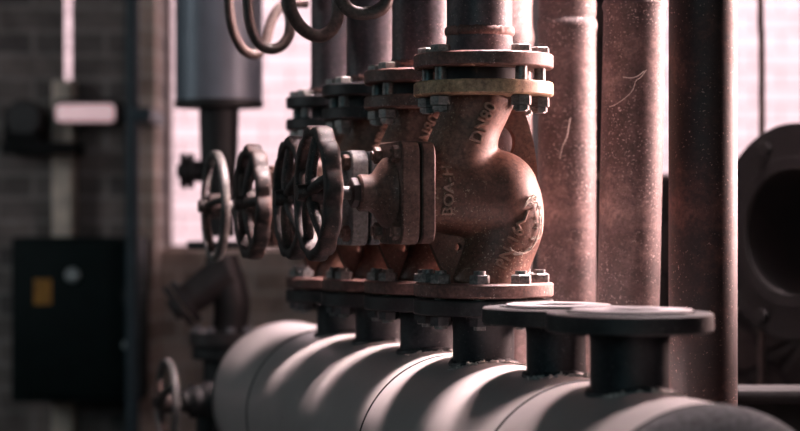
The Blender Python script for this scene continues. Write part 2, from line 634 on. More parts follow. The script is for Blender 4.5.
def spoke_bm(R, a, off, w0=0.013, w1=0.010):
    bm = B()
    pts = smooth_path([(-off, 0.012, 0), (-off * 0.9, 0.035, 0.0), (-off * 0.45, 0.062, 0.0), (0.0, R, 0.0)], 5)
    rad = [w0 + (w1 - w0) * i / (len(pts) - 1) for i in range(len(pts))]
    tube(bm, pts, rad, 12)
    for v in bm.verts:                      # flatten the spoke along the wheel axis
        pass
    bmesh.ops.transform(bm, matrix=Matrix.Rotation(a, 4, 'X'), verts=bm.verts)
    return bm


def handwheel(parent, x, z, R, kind, a0):
    w = bpy.data.objects.new('handwheel', None)
    COL.objects.link(w)
    w.parent = parent
    w.location = (x, 0, z)
    m = M['wheel'] if kind == 'lobed' else M['wheel_pale']
    if kind == 'lobed':
        finish(wheel_rim_bm(R * 0.90, 0.0130, R * 0.078, 11, 0.022), 'rim', m, w, 60, rot=(a0, 0, 0))
        n, off = 5, 0.010
    else:
        finish(wheel_rim_bm(R * 0.93, 0.0085, R * 0.075, 1, 0.0), 'rim', m, w, 60)
        n, off = 3, 0.014
    dm = M['wheel']
    for k in range(n):
        finish(spoke_bm(R * 0.88, a0 + 2 * PI * k / n, off, 0.009 if n == 5 else 0.008, 0.0075 if n == 5 else 0.006), 'spoke', dm, w, 60)
    bm = B()
    lathe(bm, [(0, -0.030), (0.011, -0.030), (0.012, -0.026), (0.012, -0.014), (0.021, -0.013), (0.023, -0.008), (0.023, 0.010), (0.019, 0.014), (0, 0.014)], 28, Matrix.Rotation(PI / 2, 4, 'Y'))
    finish(bm, 'hub', dm, w, 40)
    return w


BH, BS, VS = 0.0150, 0.0085, 0.982
lower_bolt_me = upper_bolt_me = None
SRC = {}


def make_valve(idx):
    Y = VY[idx]
    x, y = row_xy(Y)
    labels = [
        'nearest rusty globe valve of the row, its body showing raised letters in full',
        'rusty globe valve second from the front, with faded grey-green bonnet plates behind the nearest handwheel',
        'rusty globe valve third from the front of the row, its handwheel third from the right',
        'farthest globe valve of the row, the one with a smooth pale handwheel rim']
    t = thing('globe_valve', labels[idx], 'valve', (x, y, row_valve_z(Y)), ANG, 'globe valves along the header')
    t.scale = (1, 1, VS)
    link_mesh(BODY, 'body', M['body'], t, 180) if idx == 0 else inst(SRC['body'], t)
    if idx == 0:
        SRC['body'] = t.children[0]
        SRC['wt'] = finish(web_bm(True), 'rib', M['body'], t, 30)
        SRC['wl'] = finish(web_bm(False), 'rib', M['body'], t, 30)
        for k, me in enumerate(T_SIZE[:3]):
            SRC['t%d' % k] = link_mesh(me, 'cast_lettering', M['letter'], t, 30)
        # raised corner mark after the pressure rating
        bm = B()
        pts = []
        for px_, py_ in ((517.5, 230), (514.5, 224), (521.5, 221), (525, 210)):
            hit, nor, _, _ = BODY_BVH.ray_cast(Vector((lx(px_), -0.3, lz(py_))), Vector((0, 1, 0)))
            pts.append(hit + nor * 0.001)
        dense = []
        for a_, b_ in zip(pts, pts[1:]):
            for q_ in range(6):
                c_ = a_.lerp(b_, q_ / 6)
                hit, nor, _, _ = BODY_BVH.find_nearest(c_)
                dense.append(hit + nor * 0.001)
        dense.append(pts[-1])
        tube(bm, dense, 0.0024, 8)
        SRC['mk'] = finish(bm, 'cast_mark', M['letter'], t, 60)
        bm = B(); disc(bm, 0.100, 0.0, 0.0205, 0, 0.0025)
        SRC['lf'] = finish(bm, 'lower_flange', M['flange'], t, 35)
        bm = B(); disc(bm, 0.100, 0.290, 0.3105, 0, 0.0025)
        SRC['uf'] = finish(bm, 'upper_flange', M['flange_yellow'], t, 35)
        SRC['bp1'] = finish(plate_bm(-0.1105, -0.0915, 0.065, 0.0725, 0.020, ZC), 'body_bonnet_flange', M['bonnet'], t, 35)
        SRC['bp2'] = finish(plate_bm(-0.1400, -0.1140, 0.065, 0.0735, 0.020, ZC), 'bonnet_flange', M['bonnet'], t, 35)
        bm = B()
        lathe(bm, [(0, 0), (0.040, 0), (0.040, 0.005), (0, 0.005)], 40, Matrix.Translation((-0.115, 0, ZC)) @ AX['x'])
        SRC['bg'] = finish(bm, 'bonnet_gasket', M['black'], t, 35)
        bm = B()
        lathe(bm, [(0, 0.135), (0.052, 0.1405), (0.050, 0.148), (0.040, 0.156), (0.030, 0.163), (0.0265, 0.170), (0.0265, 0.184), (0.024, 0.1865), (0, 0.1865)], 40,
              Matrix.Translation((0, 0, ZC)) @ Matrix.Rotation(-PI / 2, 4, 'Y'))
        SRC['bo'] = finish(bm, 'bonnet', M['bonnet'], t, 40)
        bm = B(); hexbolt(bm, 0.0215, 0.186, 0.197)
        bmesh.ops.transform(bm, matrix=Matrix.Translation((0, 0, ZC)) @ Matrix.Rotation(-PI / 2, 4, 'Y'), verts=bm.verts)
        SRC['gn'] = finish(bm, 'gland_nut', M['wheel'], t, 30)
        SRC['lb'] = finish(bolt_mesh('b', [('hex', BH, 0.0205, 0.0335), ('cyl', BS, -0.045, 0.039), ('hex', BH, -0.0395, -0.0260)]), 'flange_bolt', M['bolt'], t, 30)
        SRC['lb'].data.materials.append(M['stub'])  # nuts below the flange coloured dark, standing in for shade there
        for p in SRC['lb'].data.polygons:
            p.material_index = 1 if p.center.z < -0.024 else 0
        SRC['ub'] = finish(bolt_mesh('b', [('hex', BH, 0.3509, 0.362), ('cyl', BS, 0.266, 0.351), ('hex', BH, 0.2755, 0.2895), ('hex', BH * 0.8, 0.268, 0.2755)]), 'flange_bolt', M['bolt'], t, 30)
        bm = bolt_mesh('b', [('hex', 0.0125, 0.0, 0.0105), ('cyl', 0.007, -0.040, 0.014)])
        bmesh.ops.transform(bm, matrix=Matrix.Rotation(-PI / 2, 4, 'Y'), verts=bm.verts)
        SRC['bb'] = finish(bm, 'bonnet_bolt', M['bonnet'], t, 30)
        first = True
    else:
        first = False
        keys = ['wt', 'wl', 't0', 't1', 't2', 'mk', 'lf', 'uf', 'bp1', 'bp2', 'bg', 'bo', 'gn']
        for k in keys:
            c = inst(SRC[k], t)
            if idx == 1 and k in ('bp1', 'bp2', 'bo'):
                c.data = c.data.copy()
                c.data.materials[0] = M['bonnet_teal']
            if k == 'uf':
                c.data = c.data.copy()
                c.data.materials[0] = M['flange_dark'] if idx > 1 else M['bonnet']
    for k in range(8):
        a = math.radians(22.5 + 45 * k)
        p = (0.080 * math.cos(a), 0.080 * math.sin(a), 0)
        if first and k == 0:
            SRC['lb'].location = p
        else:
            inst(SRC['lb'], t, p)
    for k in range(8):
        a = math.radians(22.5 + 45 * k)
        p = (0.080 * math.cos(a), 0.080 * math.sin(a), 0)
        if first and k == 0:
            SRC['ub'].location = p
        elif k != 5:
            inst(SRC['ub'], t, p)
    i = 0
    for sy in (-1, 1):
        for sz in (-1, 1):
            p = (-0.140, sy * 0.046, ZC + sz * 0.055)
            if first and i == 0:
                SRC['bb'].location = p
            else:
                inst(SRC['bb'], t, p)
            i += 1
    L = [0.244, 0.215, 0.222, 0.232][idx]
    bm = B()
    lathe(bm, [(0, 0.19), (0.0098, 0.19), (0.0098, L + 0.006), (0, L + 0.006)], 20, Matrix.Translation((0, 0, ZC)) @ Matrix.Rotation(-PI / 2, 4, 'Y'))
    finish(bm, 'stem', M['stem'], t, 40)
    handwheel(t, -L, ZC, [0.0965, 0.0955, 0.0965, 0.101][idx], 'lobed' if idx < 3 else 'plain', [0.35, 0.1, 0.6, 0.9][idx])
    return t


valves = [make_valve(i) for i in range(4)]


# ------------------------------------------------------------------ feed pipes above the valves
def feed_pipe(idx):
    Y = VY[idx]
    x, y = row_xy(Y)
    z = row_valve_z(Y) + 0.3305 * VS
    labels = ['rusty feed pipe with a rough weld ring above the nearest valve',
              'rusty feed pipe rising from the second valve, just left of the nearest feed pipe',
              'rusty feed pipe above the third valve, behind the rightmost siphon loop',
              'dark feed pipe above the farthest valve, behind the third siphon loop']
    t = thing('feed_pipe', labels[idx], 'pipe', (x, y, z), ANG, 'feed pipes above the valves')
    holed_disc('flange', M['flange'] if idx < 2 else M['flange_dark'], t, 0.100, 0.0, 0.020, 0.0, 0.0105)
    bm = B(); disc(bm, 0.055, -0.0192, 0.0, 0.0, 0.001)
    finish(bm, 'raised_face', M['black'], t, 35)
    bm = B()
    top = 3.15 - z
    prof = [(0, 0.018), (0.052, 0.019), (0.0495, 0.026), (0.0475, 0.040), (0.047, 0.050), (0.047, 0.3), (0.047, top), (0, top)]
    lathe(bm, prof, 56)
    sh = (-0.006, -0.010, -0.012, -0.008)[idx]
    finish(bm, 'tube', M['feed'], t, 50, loc=(sh, 0, 0))
    # rough weld bead
    bm = B()
    zb = [0.053, 0.030, 0.030, 0.030][idx]
    seg, sec = 90, 8
    rg = []
    for i in range(seg):
        a = 2 * PI * i / seg
        j = random.uniform(-0.0012, 0.0012)
        ring = []
        for k in range(sec):
            b = 2 * PI * k / sec
            rr = 0.0472 + 0.0030 * math.cos(b) + j
            ring.append(bm.verts.new((rr * math.cos(a), rr * math.sin(a), zb + 0.0065 * math.sin(b) + j)))
        rg.append(ring)
    for i in range(seg):
        A_, B_ = rg[i], rg[(i + 1) % seg]
        for k in range(sec):
            bm.faces.new((A_[k], A_[(k + 1) % sec], B_[(k + 1) % sec], B_[k]))
    finish(bm, 'weld_bead', M['flange'], t, 60, loc=(sh, 0, 0))
    return t


for i in range(4):
    feed_pipe(i)

# ------------------------------------------------------------------ header drum with its stubs
Y0, Y1 = 2.13, 4.03
HR = 0.155
x0, _ = row_xy(Y0)
x1, _ = row_xy(Y1)
A0 = Vector((x0, Y0, crest_z(Y0) - HR))
A1 = Vector((x1, Y1, crest_z(Y1) - HR))
AXD = (A1 - A0)
LEN = AXD.length
hdr = thing('header_drum', 'long pale lagged header drum carrying the row of flanged stubs', 'pipe header', A0, 0)
q = AXD.to_track_quat('Z', 'X').to_matrix().to_4x4()
bm = B()
prof = [(HR, 0.0), (HR, LEN)]
nseg = 60
prof = [(HR, LEN * i / nseg) for i in range(nseg + 1)]
lathe(bm, prof, 160, q)
finish(bm, 'shell', M['header'], hdr, 60)
for nm, z0, s in (('near', 0.0, -1), ('far', LEN, 1)):
    bm = B()
    pr = [(HR + 0.0015, z0 - s * 0.004), (HR + 0.0015, z0)]
    for k in range(1, 15):
        a = k / 14 * PI / 2
        pr.append(((HR + 0.0015) * math.cos(a) ** 0.75 if k < 14 else 0, z0 + s * 0.075 * math.sin(a)))
    lathe(bm, pr, 120, q)
    finish(bm, 'dished_end', M['header'] if nm == 'far' else M['end_cap'], hdr, 60)


def seam(d, r=0.0016):
    bm = B()
    pts = 160
    rings = []
    prof = [(HR - 0.0005, d - 0.0025), (HR + r, d - 0.0012), (HR + r, d + 0.0012), (HR - 0.0005, d + 0.0025)]
    lathe(bm, prof, 160, q)
    finish(bm, 'seam', M['flange_dark'], hdr, 30)


for Ys in (2.14, 2.47, 2.98, 3.72):
    seam((Ys - Y0) / (Y1 - Y0) * LEN)


def stub(Y, r, flange_r, open_end, X=None):
    x, y = row_xy(Y)
    if X is not None:
        x = X
    z = row_valve_z(Y) - 0.003 - (0.0055 if open_end else 0)
    o = Vector((x, y, z)) - A0
    rm = Matrix.Translation(o) @ Matrix.Rotation(ANG, 4, 'Z')
    bm = B()
    zc = crest_z(Y) - 0.03 - z
    ri = r - 0.006
    lathe(bm, [(r, zc), (r, -0.034), (r * 1.06, -0.022), (r * 1.06, -0.012), (ri, -0.012), (ri, zc)], 48, rm, closed=True)
    finish(bm, 'stub', M['stub'], hdr, 40)
    if open_end:
        bm = B()
        disc(bm, flange_r, -0.0225, 0.0, ri, 0.002, 64, rm)
        finish(bm, 'stub_flange', M['flange_dark'], hdr, 35)
    else:
        holed_disc('stub_flange', M['flange_dark'], hdr, flange_r, -0.0225, 0.0, ri, 0.0105, (0, 0, ANG), o)
        bm = B()
        disc(bm, 0.066, 0.0002, 0.0027, ri, 0.0006, 48, rm)
        finish(bm, 'joint_gasket', M['black'], hdr, 35)
    # fillet weld where the stub meets the shell
    bm = B()
    n, sec = 64, 8
    rg = []
    for i in range(n):
        a = 2 * PI * i / n
        px, py = r * math.cos(a), r * math.sin(a)
        hz = math.sqrt(max(0, HR * HR - px * px)) - HR + (crest_z(Y) - z)
        jj = random.uniform(-0.001, 0.001)
        ring = []
        for k in range(sec):
            b = 2 * PI * k / sec
            q_ = 1 + (0.006 * math.cos(b) + jj) / r
            ring.append(bm.verts.new((px * q_, py * q_, hz + 0.006 * math.sin(b) + jj)))
        rg.append(ring)
    for i in range(n):
        A_, B_ = rg[i], rg[(i + 1) % n]
        for k in range(sec):
            bm.faces.new((A_[k], A_[(k + 1) % sec], B_[(k + 1) % sec], B_[k]))
    bmesh.ops.transform(bm, matrix=rm, verts=bm.verts)
    finish(bm, 'weld_bead', M['stub'], hdr, 60)
    return Vector((x, y, z))


for Y in VY:
    stub(Y, 0.0440, 0.100, False)
    # joint gasket belongs to the header joint
blank = [stub(2.600, 0.0385, 0.096, True, X=(556 - 400) / F * 2.600), stub(2.352, 0.0465, 0.0985, True, X=(629.5 - 400) / F * 2.352)]
# saddles to the floor
for f in (0.18, 0.82):
    c = AXD * f
    bm = B()
    rm = Matrix.Translation(c) @ Matrix.Rotation(ANG, 4, 'Z')
    zf = -(A0.z + c.z)
    box(bm, (-0.14, -0.03, zf), (0.14, 0.03, zf + 0.02), 0.003, rm)
    box(bm, (-0.10, -0.02, zf + 0.01), (-0.05, 0.02, -0.10), 0.003, rm)
    box(bm, (0.05, -0.02, zf + 0.01), (0.10, 0.02, -0.10), 0.003, rm)
    box(bm, (-0.13, -0.03, -0.155), (0.13, 0.03, -0.125), 0.003, rm)
    finish(bm, 'saddle', M['far_dark'], hdr, 30)

# gasket discs on the open flanges
GL = ['grey ring gasket lying on the open flange behind the nearest one', 'grey ring gasket lying on the nearest open flange of the drum']
for k, p in enumerate(blank):
    t = thing('ring_gasket', GL[k], 'gasket', p, 0, 'ring gaskets on the open flanges')
    bm = B()
    R_ = (0.068, 0.0715)[k]
    disc(bm, R_, 0.0, 0.0035, 0.034, 0.0008, 64)
    finish(bm, 'ring', M['gasket'], t, 35, loc=(0.003, 0, 0.0005))
    bm = B()
    n = 64
    # thin black wavy sheet standing in for the shadow under the ring
    rg = [[bm.verts.new(((R_ + 0.004 + (0.0025 * math.sin(a * 5 + k) if zz else 0)) * math.cos(a), (R_ + 0.004 + (0.0025 * math.sin(a * 5 + k) if zz else 0)) * math.sin(a), zz)) for a in [2 * PI * i / n for i in range(n)]] for zz in (0.0003, 0.0016)]
    inn = [[bm.verts.new((0.036 * math.cos(a), 0.036 * math.sin(a), zz)) for a in [2 * PI * i / n for i in range(n)]] for zz in (0.0003, 0.0016)]
    for i in range(n):
        j = (i + 1) % n
        bm.faces.new((rg[0][i], rg[0][j], rg[1][j], rg[1][i]))
        bm.faces.new((rg[1][i], rg[1][j], inn[1][j], inn[1][i]))
        bm.faces.new((inn[0][i], inn[0][j], rg[0][j], rg[0][i]))
        bm.faces.new((inn[1][i], inn[1][j], inn[0][j], inn[0][i]))
    finish(bm, 'ring_shade_sheet', M['black'], t, 35)


# ------------------------------------------------------------------ risers behind
def riser(label, px, Y, r, mat, rings=(), lean=0.0, base=True):
    x = (px - 400) / F * Y
    t = thing('riser_pipe', label, 'pipe', (x, Y, 0.0), 0, 'tall risers behind the valves')
    bm = B()
    prof = [(0, 0.012), (r, 0.012)]
    for z, dz, dr in sorted(rings):
        prof += [(r, z - dz), (r + dr * 0.6, z - dz * 0.55), (r + dr, z), (r + dr * 0.6, z + dz * 0.55), (r, z + dz)]
    prof += [(r, 3.15), (0, 3.15)]
    lathe(bm, prof, 64)
    for v in bm.verts:
        v.co.x += lean * (v.co.z - (H - 0.02))
    finish(bm, 'tube', mat, t, 60)
    bm = B()
    disc(bm, r * 1.9, 0.0, 0.016, 0, 0.002)
    for v in bm.verts:
        v.co.x += lean * (v.co.z - (H - 0.02))
    finish(bm, 'base_flange', M['flange_dark'], t, 35)
    return t


def zpx(py, Y):
    return H - (py - 215.5) / F * Y


rA = riser('rust-pink riser pipe with a ridged joint, immediately right of the nearest valve', 567, 3.28, 0.0475, M['pipe'], [(zpx(26, 3.28), 0.010, 0.0022), (zpx(18, 3.28), 0.004, -0.0015)])
rB = riser('rust-speckled riser pipe with a cobweb strand, middle of the three right-hand risers', 630, 3.07, 0.0478, M['pipe'], [(zpx(6, 3.07), 0.008, 0.003)], lean=0.022)
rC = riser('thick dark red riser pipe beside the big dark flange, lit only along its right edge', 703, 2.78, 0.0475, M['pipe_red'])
rD = riser('bright pink riser pipe glimpsed behind the nearest feed pipe', 505, 3.53, 0.0475, M['pipe'], [(zpx(38, 3.53), 0.02, 0.004)])

# cobwebs on risers
def strand(name, label, pts, r, grp=None, mat='cobweb'):
    bm = B()
    tube(bm, smooth_path(pts, 6), r, 6)
    o = finish(bm, name, M[mat], None, 60)
    tag(o, label, 'cobweb' if mat == 'cobweb' else 'string', grp)
    return o


def on_riser(cpx, Y, r, px, py, lift=0.002):
    cx = (cpx - 400) / F * Y
    dx = (px - 400) / F * Y - cx
    dx = max(-r, min(r, dx))
    return Vector((cx + dx * (1 + lift / r), Y - math.sqrt(max(0, r * r - dx * dx)) * 1.0 - lift, zpx(py, Y - r)))


strand('cobweb', 'pale cobweb strand trailing down the middle right-hand riser', [on_riser(631, 3.07, 0.0478, *p) for p in ((642, 70), (637, 77), (632, 81), (629, 90), (622, 98), (612, 105), (608, 106))], 0.0005)
strand('cobweb', 'short cobweb tuft crossing the top of the strand on the middle riser', [on_riser(631, 3.07, 0.0478, *p) for p in ((620, 77), (627, 78), (634, 76), (640, 71))], 0.0006)
strand('cobweb', 'thin dusty thread hanging on the riser right of the nearest valve', [on_riser(567, 3.28, 0.0475, *p) for p in ((568, 118), (566, 128), (565, 135), (560, 148), (558, 159))], 0.0005)


# ------------------------------------------------------------------ frayed string on the nearest valve body
Y = VY[0]
vx, vy = row_xy(Y)
vz = row_valve_z(Y)
VM = Matrix.Translation((vx, vy, vz)) @ Matrix.Rotation(ANG, 4, 'Z') @ Matrix.Diagonal((1, 1, VS, 1))
VMI = VM.inverted()


def on_body(px, py, lift=0.0040):
    o = VMI @ Vector((0, 0, H))
    d = (VMI @ P(px, py, Y)) - o
    hit, nor, _, _ = BODY_BVH.ray_cast(o, d.normalized())
    if hit is None:
        hit, nor, _, _ = BODY_BVH.find_nearest(VMI @ P(px, py, Y - 0.01))
    return VM @ (hit + nor * lift)


bm = B()
for s in range(3):
    pts = [on_body(px + random.uniform(-1.5, 1.2), py + random.uniform(-1.5, 1.5)) for px, py in
           ((524, 206), (527, 200), (531, 198), (535, 203), (537.5, 212), (538.5, 222), (537, 234), (532, 243), (526, 250), (519, 253.5), (513, 253), (509, 248))]
    tube(bm, smooth_path(pts, 5), 0.0010, 6)
for s in range(70):
    px, py = random.choice(((530, 199), (533, 200), (529, 204), (531, 201), (536, 208), (534, 240), (537, 226), (537, 216), (529, 247), (520, 252)))
    a = on_body(px + random.uniform(-2, 2), py + random.uniform(-3, 3), 0.003)
    b = a + Vector((random.uniform(-1, 1), random.uniform(-0.6, 0.2), random.uniform(-1, 1))) * 0.006
    tube(bm, [a, (a + b) / 2 + Vector((0, -0.001, 0.001)), b], 0.0007, 5)
o = finish(bm, 'frayed_string', M['cord'], None, 60)
tag(o, 'frayed pale string looped over the body of the nearest valve', 'string')

# flakes of lagging round the stub feet
bm = B()
spots = [(2.86, 0.053, 60), (2.60, 0.048, 60), (2.352, 0.054, 60), (3.117, 0.053, 20)]
for Ys, rr, n in spots:
    sx, sy = row_xy(Ys)
    if Ys == 2.60:
        sx = (556 - 400) / F * Ys
    if Ys == 2.352:
        sx = (629.5 - 400) / F * Ys
    for k in range(n):
        a = random.uniform(-2.4, 0.6)
        rad = rr + random.uniform(-0.003, 0.014)
        px, py = rad * math.cos(a), rad * math.sin(a)
        ax, _ = row_xy(sy + py)
        off = (sx + px - ax) * math.cos(ANG)
        hz = crest_z(sy + py) - HR + math.sqrt(max(0, HR * HR - off * off))
        s = random.uniform(0.0012, 0.0036)
        mm = Matrix.Translation((sx + px, sy + py, hz + s * 0.5)) @ Matrix.Rotation(random.uniform(0, 6), 4, Vector((random.random(), random.random(), 1)).normalized())
        r = bmesh.ops.create_icosphere(bm, subdivisions=1, radius=1)
        for v in r['verts']:
            v.co = mm @ Vector((v.co.x * s * 1.9 * random.uniform(0.5, 1.3), v.co.y * s * random.uniform(0.5, 1.3), v.co.z * s * 0.4))
o = finish(bm, 'lagging_flakes', M['crumb'], None, 0)
o['label'] = 'crumbs of pale lagging lying round the feet of the stubs'
o['category'] = 'debris'
o['kind'] = 'stuff'

# ------------------------------------------------------------------ siphon loops at the top
def siphon(label, pts, r):
    t = thing('hanging_siphon_tube', label, 'tube', pts[0], 0, 'siphon tubes hanging at the top')
    bm = B()
    path = smooth_path([Vector(p) - Vector(pts[0]) for p in pts], 8)
    tube(bm, path, r, 18)
    finish(bm, 'tube', M['tube'], t, 60)
    # union nut where the tube joins the gauge line
    bm = B()
    hexbolt(bm, r * 1.7, -0.02, 0.02)
    finish(bm, 'union_nut', M['tube'], t, 30)
    return t


def sp(lst, Y, dY=0.0):
    n = len(lst)
    return [P(a, b, Y + dY * i / (n - 1)) for i, (a, b) in enumerate(lst)]


siphon('rightmost siphon loop, only its curved bottom hanging into view', sp([(337, -70), (338, -32), (340, -5), (346, 7), (355, 12.5), (367, 13), (379, 10), (386, 2), (388, -15), (388, -40), (388, -75)], 2.75, 0.03), 0.0095)
siphon('third siphon loop from the left, a wide grey-brown U in front of a feed pipe', sp([(288, -80), (288, -40), (289, 0), (294, 17), (304, 30), (317, 36), (328, 33), (336, 22), (338, 5), (337, -30), (336, -75)], 3.03, 0.05), 0.0100)
siphon('second siphon loop from the left, crossing before the far one', sp([(248, -90), (248, -40), (248, 5), (251, 27), (259, 43), (270, 49), (281, 46), (289, 35), (290, 18), (286, 0), (284, -40), (284, -85)], 3.31, 0.06), 0.0092)
siphon('leftmost siphon loop, its right leg turning sideways to the feed pipes', sp([(228, -95), (228, -40), (229, 5), (233, 30), (241, 47), (251, 54), (260, 52), (266, 41), (270, 25), (276, 12), (284, 5), (297, 3), (307, 3)], 3.47, 0.12), 0.0088)

# ------------------------------------------------------------------ big dark flange at right
c = P(791, 232, 3.75)
t = thing('blind_pipe_end', 'big dark flanged pipe end at the right edge below the window', 'pipe flange', c, 0)
d = Vector((-0.82, -0.57, 0.02)).normalized()
fm = d.to_track_quat('Z', 'Y').to_matrix().to_4x4()
bm = B(); disc(bm, 0.205, -0.032, 0.0, 0.118, 0.004, 80, fm)
finish(bm, 'flange', M['far_black'], t, 35)
bm = B(); disc(bm, 0.142, -0.001, 0.004, 0.118, 0.001, 80, fm)
finish(bm, 'raised_face', M['far_black'], t, 35)
bm = B(); lathe(bm, [(0.128, -0.24), (0.128, -0.03), (0.119, -0.02), (0.119, -0.24)], 64, fm, closed=True)
finish(bm, 'barrel', M['far_black'], t, 35)
for k in range(8):
    a = 2 * PI * (k + 0.5) / 8
    bm = B(); hexbolt(bm, 0.014, 0.0, 0.012)
    bmesh.ops.transform(bm, matrix=fm @ Matrix.Translation((0.172 * math.cos(a), 0.172 * math.sin(a), 0)), verts=bm.verts)
    finish(bm, 'bolt', M['far_black'], t, 30)
bm = B()
pc = -d * 0.14
box(bm, (pc.x - 0.05, pc.y - 0.05, -c.z), (pc.x + 0.05, pc.y + 0.05, -0.11), 0.004)
finish(bm, 'support_post', M['far_black'], t, 30)

# dark channel beam low on the right
bm = B()
zt = zpx(388, 3.35)
box(bm, (0.50, 3.30, zt - 0.022), (0.98, 3.42, zt), 0.003)
box(bm, (0.50, 3.40, zt - 0.16), (0.98, 3.42, zt - 0.02), 0.002)
box(bm, (0.50, 3.30, zt - 0.16), (0.98, 3.42, zt - 0.14), 0.003)
box(bm, (0.60, 3.33, 0), (0.68, 3.41, zt - 0.15), 0.003)
box(bm, (0.86, 3.33, 0), (0.94, 3.41, zt - 0.15), 0.003)
o = finish(bm, 'channel_beam', M['beam'], None, 30)
tag(o, 'dark steel channel beam crossing low at the right edge', 'steel beam')

# thin conduit before the right window
bm = B()
xb = (760.5 - 400) / F * 4.3
tube(bm, smooth_path([(xb + 0.006, 4.3, 3.15), (xb - 0.004, 4.3, 2.2), (xb, 4.3, 1.75), (xb + 0.003, 4.3, 1.5), (xb, 4.3, 0.0)], 6), 0.0072, 12)
o = finish(bm, 'conduit_pipe', M['tube'], None, 60)
tag(o, 'thin rusty conduit running upright in front of the right window', 'pipe')

# ------------------------------------------------------------------ far plant at the left (insulated pipe, strainer)
YF = 4.5
cx = P(219, 0, YF).x


def px2m(v, Y=YF):
    return v / F * Y


t = thing('lagged_standpipe', 'grey metal-clad fat pipe hanging over a narrow dark flanged pipe at left', 'pipe', (cx, YF, zpx(335, YF)), 0)
zz = t.location.z
bm = B()
zb = zpx(106, YF) - zz
disc(bm, px2m(43.5), zb, 3.15 - zz, 0, 0.004)
finish(bm, 'metal_cladding', M['tank'], t, 40)
bm = B(); disc(bm, px2m(44.3), zb - 0.004, zb + 0.012, 0, 0.002)
finish(bm, 'end_band', M['far_dark'], t, 40)
bm = B(); lathe(bm, [(0, 0.22), (px2m(16), 0.22), (px2m(16), 0.30), (px2m(19), 0.42), (px2m(20), zb - 0.01), (px2m(21), zb), (0, zb)], 40)
finish(bm, 'narrow_pipe', M['far_dark'], t, 40)
# side branch with its flange pair
bm = B()
zs = zpx(171, YF) - zz
lathe(bm, [(0, 0.02), (0.024, 0.02), (0.024, 0.058), (0.040, 0.058), (0.040, 0.068), (0.032, 0.068), (0.032, 0.074), (0.040, 0.074), (0.040, 0.085), (0.015, 0.085), (0.015, 0.094), (0, 0.094)], 30, Matrix.Translation((0, 0, zs)) @ Matrix.Rotation(-PI / 2, 4, 'Y'))
finish(bm, 'side_branch', M['far_dark'], t, 35)
bm = B(); disc(bm, px2m(32), zpx(249, YF) - zz, zpx(241, YF) - zz, 0, 0.002)
finish(bm, 'upper_flange', M['far_dark'], t, 35)

ts = thing('strainer_valve', 'brown angled strainer standing on a flange pair at left behind the handwheels', 'valve', P(223, 340, YF), 0)
bm = B()
pts = smooth_path([(-0.003, 0, 0.190), (0.0, 0, 0.160), (0.012, 0, 0.12), (0.020, 0, 0.07), (0.010, 0, 0.0)], 6)
tube(bm, pts, [0.036 + 0.006 * math.sin(i / len(pts) * PI) for i in range(len(pts))], 24)
finish(bm, 'body', M['far_brown'], ts, 50)
bm = B()
a0, a1 = Vector((0.012, -0.005, 0.155)), Vector((-0.085, -0.02, 0.085))
tube(bm, [a0, a0.lerp(a1, 0.5), a1], [0.045, 0.040, 0.036], 24)
finish(bm, 'strainer_leg', M['far_brown'], ts, 50)
dd = (a1 - a0).normalized()
dm = Matrix.Translation(a1) @ dd.to_track_quat('Z', 'Y').to_matrix().to_4x4()
bm = B(); disc(bm, 0.054, -0.012, 0.004, 0, 0.002, 40, dm); disc(bm, 0.054, 0.008, 0.022, 0, 0.002, 40, dm); disc(bm, 0.025, 0.02, 0.034, 0, 0.002, 40, dm)
finish(bm, 'strainer_cap', M['far_brown'], ts, 35)
bm = B(); disc(bm, px2m(34), -0.012, 0.020, 0, 0.003)
finish(bm, 'flange', M['far_brown'], ts, 35)
for k in range(8):
    a = 2 * PI * (k + 0.5) / 8
    bm = B(); hexbolt(bm, 0.010, 0.020, 0.031)
    bmesh.ops.transform(bm, matrix=Matrix.Translation((px2m(27) * math.cos(a), px2m(27) * math.sin(a), 0)), verts=bm.verts)
    finish(bm, 'bolt', M['gasket'], ts, 30)
tp = thing('floor_pipe', 'dark flanged pipe under the angled strainer at left', 'pipe', (ts.location.x, YF, 0), 0)
zt = ts.location.z - 0.014
bm = B(); disc(bm, px2m(31), zt - 0.028, zt, 0, 0.003)
finish(bm, 'flange', M['far_dark'], tp, 35)
bm = B(); lathe(bm, [(0, 0), (0.045, 0), (0.045, zt - 0.03), (0, zt - 0.03)], 32)
finish(bm, 'tube', M['far_dark'], tp, 40)

# drain valve with round handwheel at the far end of the drum
YD = 4.06
td = thing('drain_valve', 'small dark drain valve with a thin round handwheel at the far end of the drum', 'valve', P(202, 401, YD), ANG * 1.15)
bm = B()
lathe(bm, [(0, -0.040), (0.018, -0.040), (0.018, -0.012), (0.034, -0.012), (0.034, 0.0), (0.026, 0.0), (0.026, 0.004), (0.034, 0.004), (0.034, 0.018), (0.030, 0.022), (0.022, 0.034), (0.022, 0.042), (0, 0.042)], 36, Matrix.Rotation(-PI / 2, 4, 'Y'))
r = bmesh.ops.create_uvsphere(bm, u_segments=24, v_segments=16, radius=0.040)
for v in r['verts']:
    v.co = Vector((v.co.x * 0.8 + 0.012, v.co.y, v.co.z))
finish(bm, 'body', M['far_dark'], td, 40)
for k in range(6):
    a = 2 * PI * k / 6
    bm = B(); hexbolt(bm, 0.007, 0.018, 0.026)
    bmesh.ops.transform(bm, matrix=Matrix.Rotation(-PI / 2, 4, 'Y') @ Matrix.Translation((0.027 * math.cos(a), 0.027 * math.sin(a), 0)), verts=bm.verts)
    finish(bm, 'bolt', M['far_dark'], td, 30)
bm = B(); lathe(bm, [(0, 0.04), (0.008, 0.04), (0.008, 0.074), (0, 0.074)], 16, Matrix.Rotation(-PI / 2, 4, 'Y'))
finish(bm, 'stem', M['stem'], td, 40)
